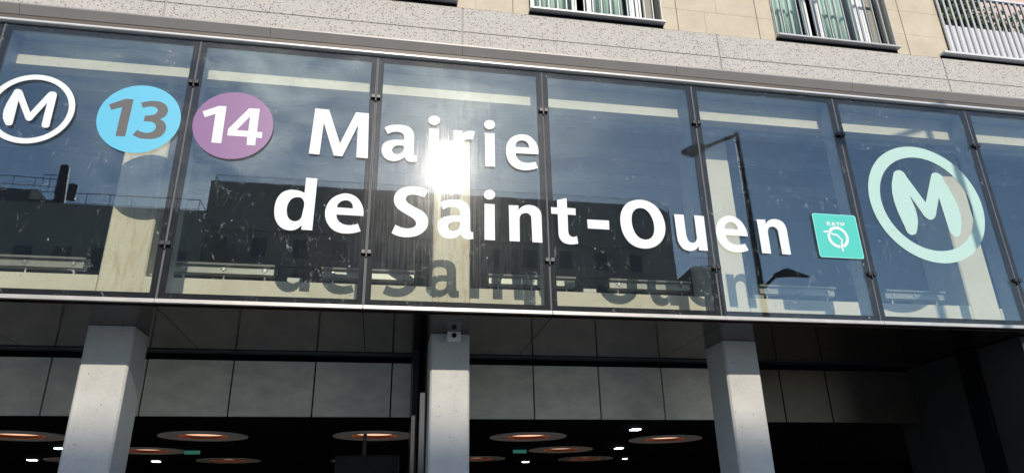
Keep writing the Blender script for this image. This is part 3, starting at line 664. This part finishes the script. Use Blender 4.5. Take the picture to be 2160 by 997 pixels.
caps = [cap(0, [[[(.04, 0), (.04, 1), (.66, 1), (.84, .88), (.86, .68), (.76, .46), (.62, .40), (.9, 0), (.64, 0), (.42, .36), (.27, .36), (.27, 0)], [(.27, .56), (.27, .80), (.56, .80), (.62, .68), (.56, .56)]]]),
        cap(1, [[[(.0, 0), (.36, 1), (.60, 1), (.98, 0), (.72, 0), (.64, .2), (.32, .2), (.24, 0)], [(.39, .38), (.57, .38), (.48, .66)]]]),
        cap(2, [[[(.38, 0), (.38, .78), (.06, .78), (.06, 1), (.94, 1), (.94, .78), (.62, .78), (.62, 0)]]]),
        cap(3, [[[(.1, 0), (.1, 1), (.74, 1), (.94, .88), (.96, .62), (.86, .38), (.7, .3), (.33, .3), (.33, 0)], [(.33, .5), (.33, .8), (.64, .8), (.72, .65), (.64, .5)]]])]
for c in caps: solid_glyph('capital', c, M['white'], -.0072, -.0062, tb)

# ------------------------------------------------------------------ floodlight bars on the parapet
FX = [(-.25, .92, 'left of the leftmost column'), (1.84, 2.94, 'below the purple disc'), (3.48, 4.545, 'behind the joint left of the middle column'), (5.45, 6.53, 'just right of the middle column'), (6.98, 8.05, 'under the capital O'), (9.02, 10.1, 'under the turquoise badge'), (10.86, 11.76, 'under the mint ring emblem')]
def fixture_parts(t, a, b):
    h = MB()
    h.prism_x([(.84, 4.372), (.88, 4.382), (1.06, 4.345), (1.06, 4.325), (.90, 4.352), (.845, 4.350)], a-.01, b+.01)
    h.build('hood', M['lampbody'], t)
    bb = MB(); bb.prism_x([(.885, 4.3505), (.915, 4.349), (1.0, 4.331), (1.0, 4.262), (.885, 4.262)], a, b); bb.build('housing', M['lampbody'], t)
    for x in (a+.12, (a+b)/2, b-.10):
        l_ = MB(); l_.tube((x, .93, 4.171), (x, .93, 4.2615), .0105, n=8); l_.box(x-.03, x+.03, .90, .96, 4.1705, 4.176); l_.build('leg', M['galv'], t)
        c = MB(); c.box(x-.014, x+.014, .872, .8845, 4.29, 4.33); c.tube((x-.03, .878, 4.31), (x+.03, .878, 4.31), .006, n=6); c.build('bracket', M['galv'], t)
    c = MB(); n = 14; pr0 = None
    for i in range(n+1):
        u = i/n; p = Vector((a+.12+(b-a-.22)*u, .872, 4.262-.028*math.sin(u*math.pi*2)**2-.006))
        if pr0: c.tube(pr0, p, .004, n=5)
        pr0 = p
    c.build('cable', M['dark'], t)
for a, b, l in FX:
    t = thing('floodlight_bar', 'long grey floodlight bar on the parapet, '+l, 'floodlight', ((a+b)/2, .93, 4.171), 'floodlight bars along the parapet'); fixture_parts(t, a, b)
for x, l in ((3.10, 'under the letter d'), (6.62, 'left of the bar under the capital O'), (9.0-.13, 'right of the column behind the last letters')):
    j = MB(); j.box(x, x+.17, .835, .93, 4.171, 4.225); j = j.build('junction_box', M['lampbody'], None, .006); tag(j, 'small white junction box on the parapet, '+l, 'junction box', 'junction boxes on the parapet')

# ------------------------------------------------------------------ ceiling ring lights in the hall
# RGDEF
RG = [(-.85, 4.30, 'nearest row, cut by the left edge'), (1.64, 4.36, 'nearest row, just right of the left column'), (4.155, 4.32, 'nearest row, above the hanging screen'), (6.62, 4.47, 'nearest row, just right of the middle column'), (9.14, 4.86, 'nearest row, left of the right column'),
      (.23, 6.65, 'second row, half behind the left column'), (7.73, 6.74, 'second row, right of the middle column'),
      (-1.5, 8.5, 'farthest row, left of the left column'), (1.18, 8.86, 'farthest row, right of the left column'), (3.85, 9.08, 'farthest row, mostly behind the hanging screen'), (6.35, 8.8, 'farthest row, touching the middle column'), (8.86, 8.96, 'farthest row, right end')]
def hall_ceiling():
    lp = [[Vector((x, y, 0)) for x, y in ((X0, 2.51), (24, 2.51), (24, 40), (X0, 40))]]
    for x, y, l in RG: lp.append([Vector((x+.40*math.cos(2*math.pi*i/32), y+.40*math.sin(2*math.pi*i/32), 0)) for i in range(32)])
    tris = tessellate_polygon(lp); me = MB(); me.v = [(p.x, p.y, 2.853) for l_ in lp for p in l_]; me.f = [tuple(t) for t in tris]; me.mi = [0]*len(tris)
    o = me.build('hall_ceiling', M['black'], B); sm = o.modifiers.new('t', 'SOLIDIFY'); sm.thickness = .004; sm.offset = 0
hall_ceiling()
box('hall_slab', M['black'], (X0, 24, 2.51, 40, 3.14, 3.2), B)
for x, y, l in RG:
    t = thing('ring_light', 'flat round ceiling ring light with copper rim, '+l, 'ceiling light', (x, y, 2.84), 'copper rimmed ring lights on the hall ceiling')
    R_ = .63; n = 48
    def ann(ro_, ri_, z0, z1, m, nm):
        me = MB()
        for z in (z0, z1):
            for rr in (ro_, ri_):
                for i in range(n): a = 2*math.pi*i/n; me.v.append((x+rr*math.cos(a), y+rr*math.sin(a), z))
        for i in range(n):
            j = (i+1) % n; o_ = lambda k_: k_*n
            me.f += [(i, j, n+j, n+i), (2*n+i, 3*n+i, 3*n+j, 2*n+j), (i, 2*n+i, 2*n+j, j), (n+i, n+j, 3*n+j, 3*n+i)]; me.mi += [0]*4
        return me.build(nm, m, t)
    ann(R_, .372, 2.835, 2.85, M['ring'], 'plate'); ann(.371, .355, 2.8435, 2.888, M['copper'], 'inner_rim'); ann(.371, .350, 2.8885, 2.93, M['glow'], 'light_band')
    c = MB(); c.tube((x, y, 2.931), (x, y, 2.945), .37, n=32); c.build('cap', M['black'], t)
    c = MB(); c.tube((x, y, 2.946), (x, y, 3.139), .02, n=8); c.build('hanger', M['dark'], t)
for i, (x, y, g) in enumerate([(8.844, 5.5, 0), (9.72, 9.11, 0), (8.28, 13., 0), (10.88, 12.1, 0), (-1.1, 12.0, 0), (-2.0, 8.7, 0), (-3.6, 11.4, 0)]):
    x = CAM.x+(x-CAM.x)*1.25/1.5; y = CAM.y+(y-CAM.y)*1.25/1.5
    d = ['bright white downlight above the right hand ring light', 'white downlight right of the second row rings', 'white downlight low right of the middle column', 'tiny white downlight at the right of the farthest row', 'white downlight low, right of the left column', 'white downlight left of the left column', 'small white downlight near the left edge'][i]
    s_ = .07 if i != 3 else .045
    t = thing('downlight', d, 'ceiling light', (x, y, 2.85), 'white downlights on the hall ceiling')
    box('housing', M['dark'], (x-s_-.015, x+s_+.015, y-s_-.015, y+s_+.015, 2.838, 2.850), t); box('diffuser', M['led'], (x-s_, x+s_, y-s_, y+s_, 2.828, 2.8375), t)
for x, y, l in ((1.05, 6.3, 'between the left hand ring lights'), (6.85, 6.4, 'between the right hand ring lights')):
    t = thing('exit_sign', 'small dim green lit exit box on the hall ceiling, '+l, 'exit sign', (x, y, 2.85))
    box('housing', M['dark'], (x-.14, x+.14, y, y+.05, 2.745, 2.850), t); box('panel', M['exitgreen'], (x-.13, x+.13, y-.006, y-.001, 2.755, 2.815), t)
# hanging screen
t = thing('hanging_screen', 'dark rounded information screen hung from a single ceiling pole', 'screen', (4.07, 4.0, 2.85))
bx_ = MB(); bx_.box(3.60, 4.54, 3.96, 4.06, 1.95, 2.53); bx_.build('case', M['dark'], t, .012)
box('display', M['screen'], (3.63, 4.51, 3.952, 3.9595, 1.98, 2.50), t)
MB().box(3.99, 4.045, 4.0, 4.05, 2.531, 2.850).build('pole', M['alu'], t)
# camera / sensor on the column head
sx, sz = on_plane(958, 707, .70)
t = thing('security_camera', 'small pale rounded sensor box mounted on the head of the middle column', 'security camera', (5.0, .8, 3.55))
bx_ = MB(); bx_.box(sx-.078, sx+.078, .70, .80, sz-.052, sz+.052); bx_.build('housing', M['camwhite'], t, .014)
l_ = MB(); l_.tube((sx, .6995, sz), (sx, .690, sz), .028, n=16); l_.build('lens', M['screen'], t)
l_ = MB(); l_.tube((sx, .74, sz+.0525), (sx, .74, 3.6095), .035, .05, n=12); l_.build('mount', M['dark'], t)

# ------------------------------------------------------------------ street lamp behind the camera (seen mirrored, casts its shadow on the facade)
t = thing('street_lamp', 'tall dark street lamp with high and low arms, mirrored by the last letters', 'street lamp', (12.14, -6, 0))
MB().tube((12.14, -6, 0), (12.14, -6, 5.2), .105, .085, 16).tube((12.14, -6, 5.2), (12.14, -6, 9.9), .075, .055, 16).tube((12.14, -6, 0), (12.14, -6, .5), .15, .15, 16).build('pole', M['post'], t, smooth=False)
MB().tube((12.14, -6, 9.86), (10.9, -5.35, 9.05), .045, .04, 10).build('arm', M['post'], t)
hd = MB(); hd.tube((10.95, -5.37, 9.08), (10.55, -5.2, 8.85), .07, .14, 12).tube((10.55, -5.2, 8.85), (10.25, -5.05, 8.72), .14, .05, 12); hd.build('lamp_head', M['post'], t)
MB().tube((12.14, -6, 6.05), (12.55, -6, 6.4), .04, .035, 10).build('arm', M['post'], t)
hd = MB(); hd.tube((12.5, -6, 6.38), (12.8, -6, 6.47), .05, .10, 12).tube((12.8, -6, 6.47), (13.3, -6, 6.40), .10, .03, 12); hd.build('lamp_head', M['post'], t)

# ------------------------------------------------------------------ opposite buildings (mirrored in the glass)
def refl_pt(px, py_, D):
    d = ray(px, py_); t_ = -CAM.y/d.y; P = CAM+d*t_; return P.x+d.x/d.y*D, P.z+d.z/d.y*D
def railing(m, path, z, h, step, r):
    for (x0, y0), (x1, y1) in zip(path[:-1], path[1:]):
        L = math.hypot(x1-x0, y1-y0); n = max(1, int(L/step))
        m.tube((x0, y0, z+h), (x1, y1, z+h), r*1.4, n=5); m.tube((x0, y0, z+.12), (x1, y1, z+.12), r, n=5)
        for i in range(n): u = i/n; x, y = x0+(x1-x0)*u, y0+(y1-y0)*u; m.tube((x, y, z), (x, y, z+h), r, n=4)
D1 = 55
xa, za = refl_pt(443, 393, D1); xb, zb = refl_pt(1440, 450, D1); ztop = refl_pt(1000, 413, D1)[1]
t = thing('opposite_block', 'big dark backlit block with a rounded corner, mirrored in the middle panes', 'building', ((xa+xb)/2, -D1, 0))
R_ = 4.0
pf = [(xa, -D1-14), (xa, -D1)]+[(xb-R_+R_*math.sin(a), -D1-R_+R_*math.cos(a)) for a in [i*math.pi/2/10 for i in range(11)]]+[(xb, -D1-14)]
MB().prism_z(pf, 0, ztop).build('wall', M['wallfar'], t)
rm = MB(); railing(rm, [(xa+.3, -D1-3), (xa+.3, -D1-.2)]+[(p[0], p[1]-.15) for p in pf[2:13]], ztop, .75, .22, .014); rm.build('roof_railing', M['post'], t)
fl = MB()
for k_ in range(1, 9): fl.box(xa+.1, xb-R_-.1, -D1+.001, -D1+.12, 3.3*k_, 3.3*k_+.20)
fl.build('string_course', M['wallfar2'], t)
for k_ in range(7):
    for i in range(12):
        x = xa+1.4+i*(xb-R_-xa-3)/11; z = .9+3.3*(k_+1)
        if z+1.7 > ztop: continue
        wn_ = MB().box(x-.62, x+.62, -D1+.001, -D1+.05, z, z+1.75).build('window', M['slate'], t); box('pane', M['farglass'], (x-.53, x+.53, -D1+.051, -D1+.06, z+.09, z+1.66), wn_)
D2_ = 47
x1_, z1_ = refl_pt(437, 442, D2_); x0_ = refl_pt(-700, 430, D2_)[0]; zt_ = refl_pt(300, 437, D2_)[1]
t = thing('opposite_terrace_house', 'lower dark backlit house with a roof terrace, mirrored at the left', 'building', ((x0_+x1_)/2, -D2_, 0))
MB().box(x0_, x1_, -D2_-10, -D2_, 0, zt_).build('wall', M['wallfar2'], t)
xm_, zm_ = refl_pt(118, 400, D2_); xq, zq = refl_pt(60, 381, D2_)
MB().prism_x([(-D2_-.6, zt_), (-D2_-.6, zq-.6), (-D2_-1.5, zq), (-D2_-9, zq), (-D2_-9, zt_)], x0_, xq).build('attic', M['slate'], t)
MB().box(xq, xm_, -D2_-7, -D2_-.8, zt_, zm_-.5).build('attic', M['slate'], t)
xc, zc = refl_pt(133, 345, D2_)
MB().tube((refl_pt(118, 425, D2_)[0], -D2_-.5, zt_), (xc, -D2_-.5, zc), .42, .34, 14).tube((refl_pt(150, 385, D2_)[0], -D2_-.5, zq-1.2), (refl_pt(150, 385, D2_)[0], -D2_-.5, zq+.1), .3, .3, 12).build('chimney_flue', M['dark'], t)
rm = MB()
railing(rm, [(refl_pt(128, 430, D2_)[0], -D2_-.1), (x1_-.7, -D2_-.1), (x1_-.7, -D2_-4)], zt_, .95, 1.6, .022)
railing(rm, [(x0_, -D2_-.8), (xq, -D2_-.8), (xm_, -D2_-1.0)], zq-.1, .8, 1.4, .022)
railing(rm, [(refl_pt(80, 400, D2_)[0], -D2_-.3), (refl_pt(128, 400, D2_)[0], -D2_-.3)], zt_+.9, 1.6, .5, .022)
rm.build('roof_railing', M['post'], t)
for k_ in range(6):
    for i in range(9):
        x = x1_-1.6-i*2.7; z = .9+3.1*(k_+1)
        if z+1.8 > zt_-.8: continue
        wn_ = MB().box(x-.6, x+.6, -D2_+.001, -D2_+.05, z, z+1.7).build('window', M['slate'], t); box('pane', M['farglass'], (x-.52, x+.52, -D2_+.051, -D2_+.06, z+.09, z+1.61), wn_)
D3 = 58
x3, z3 = refl_pt(1461, 542, D3); x4, z4 = refl_pt(1512, 546, D3)
t = thing('opposite_low_house', 'small dark house beside the rounded block, mirrored low in the glass', 'building', ((x3+x4)/2, -D3, 0))
MB().box(x3, x4, -D3-9, -D3, 0, z4-.9).build('wall', M['wallfar2'], t)
rm = MB(); railing(rm, [(x3, -D3-.1), (x4, -D3-.1), (x4, -D3-5)], z4-.9, 1.0, .3, .018); rm.build('roof_railing', M['post'], t)
for i in range(2):
    for k_ in range(4): box('window', M['farglass'], (x3+.6+i*1.6, x3+1.5+i*1.6, -D3+.001, -D3+.05, 3+3.1*k_, 4.6+3.1*k_), t)
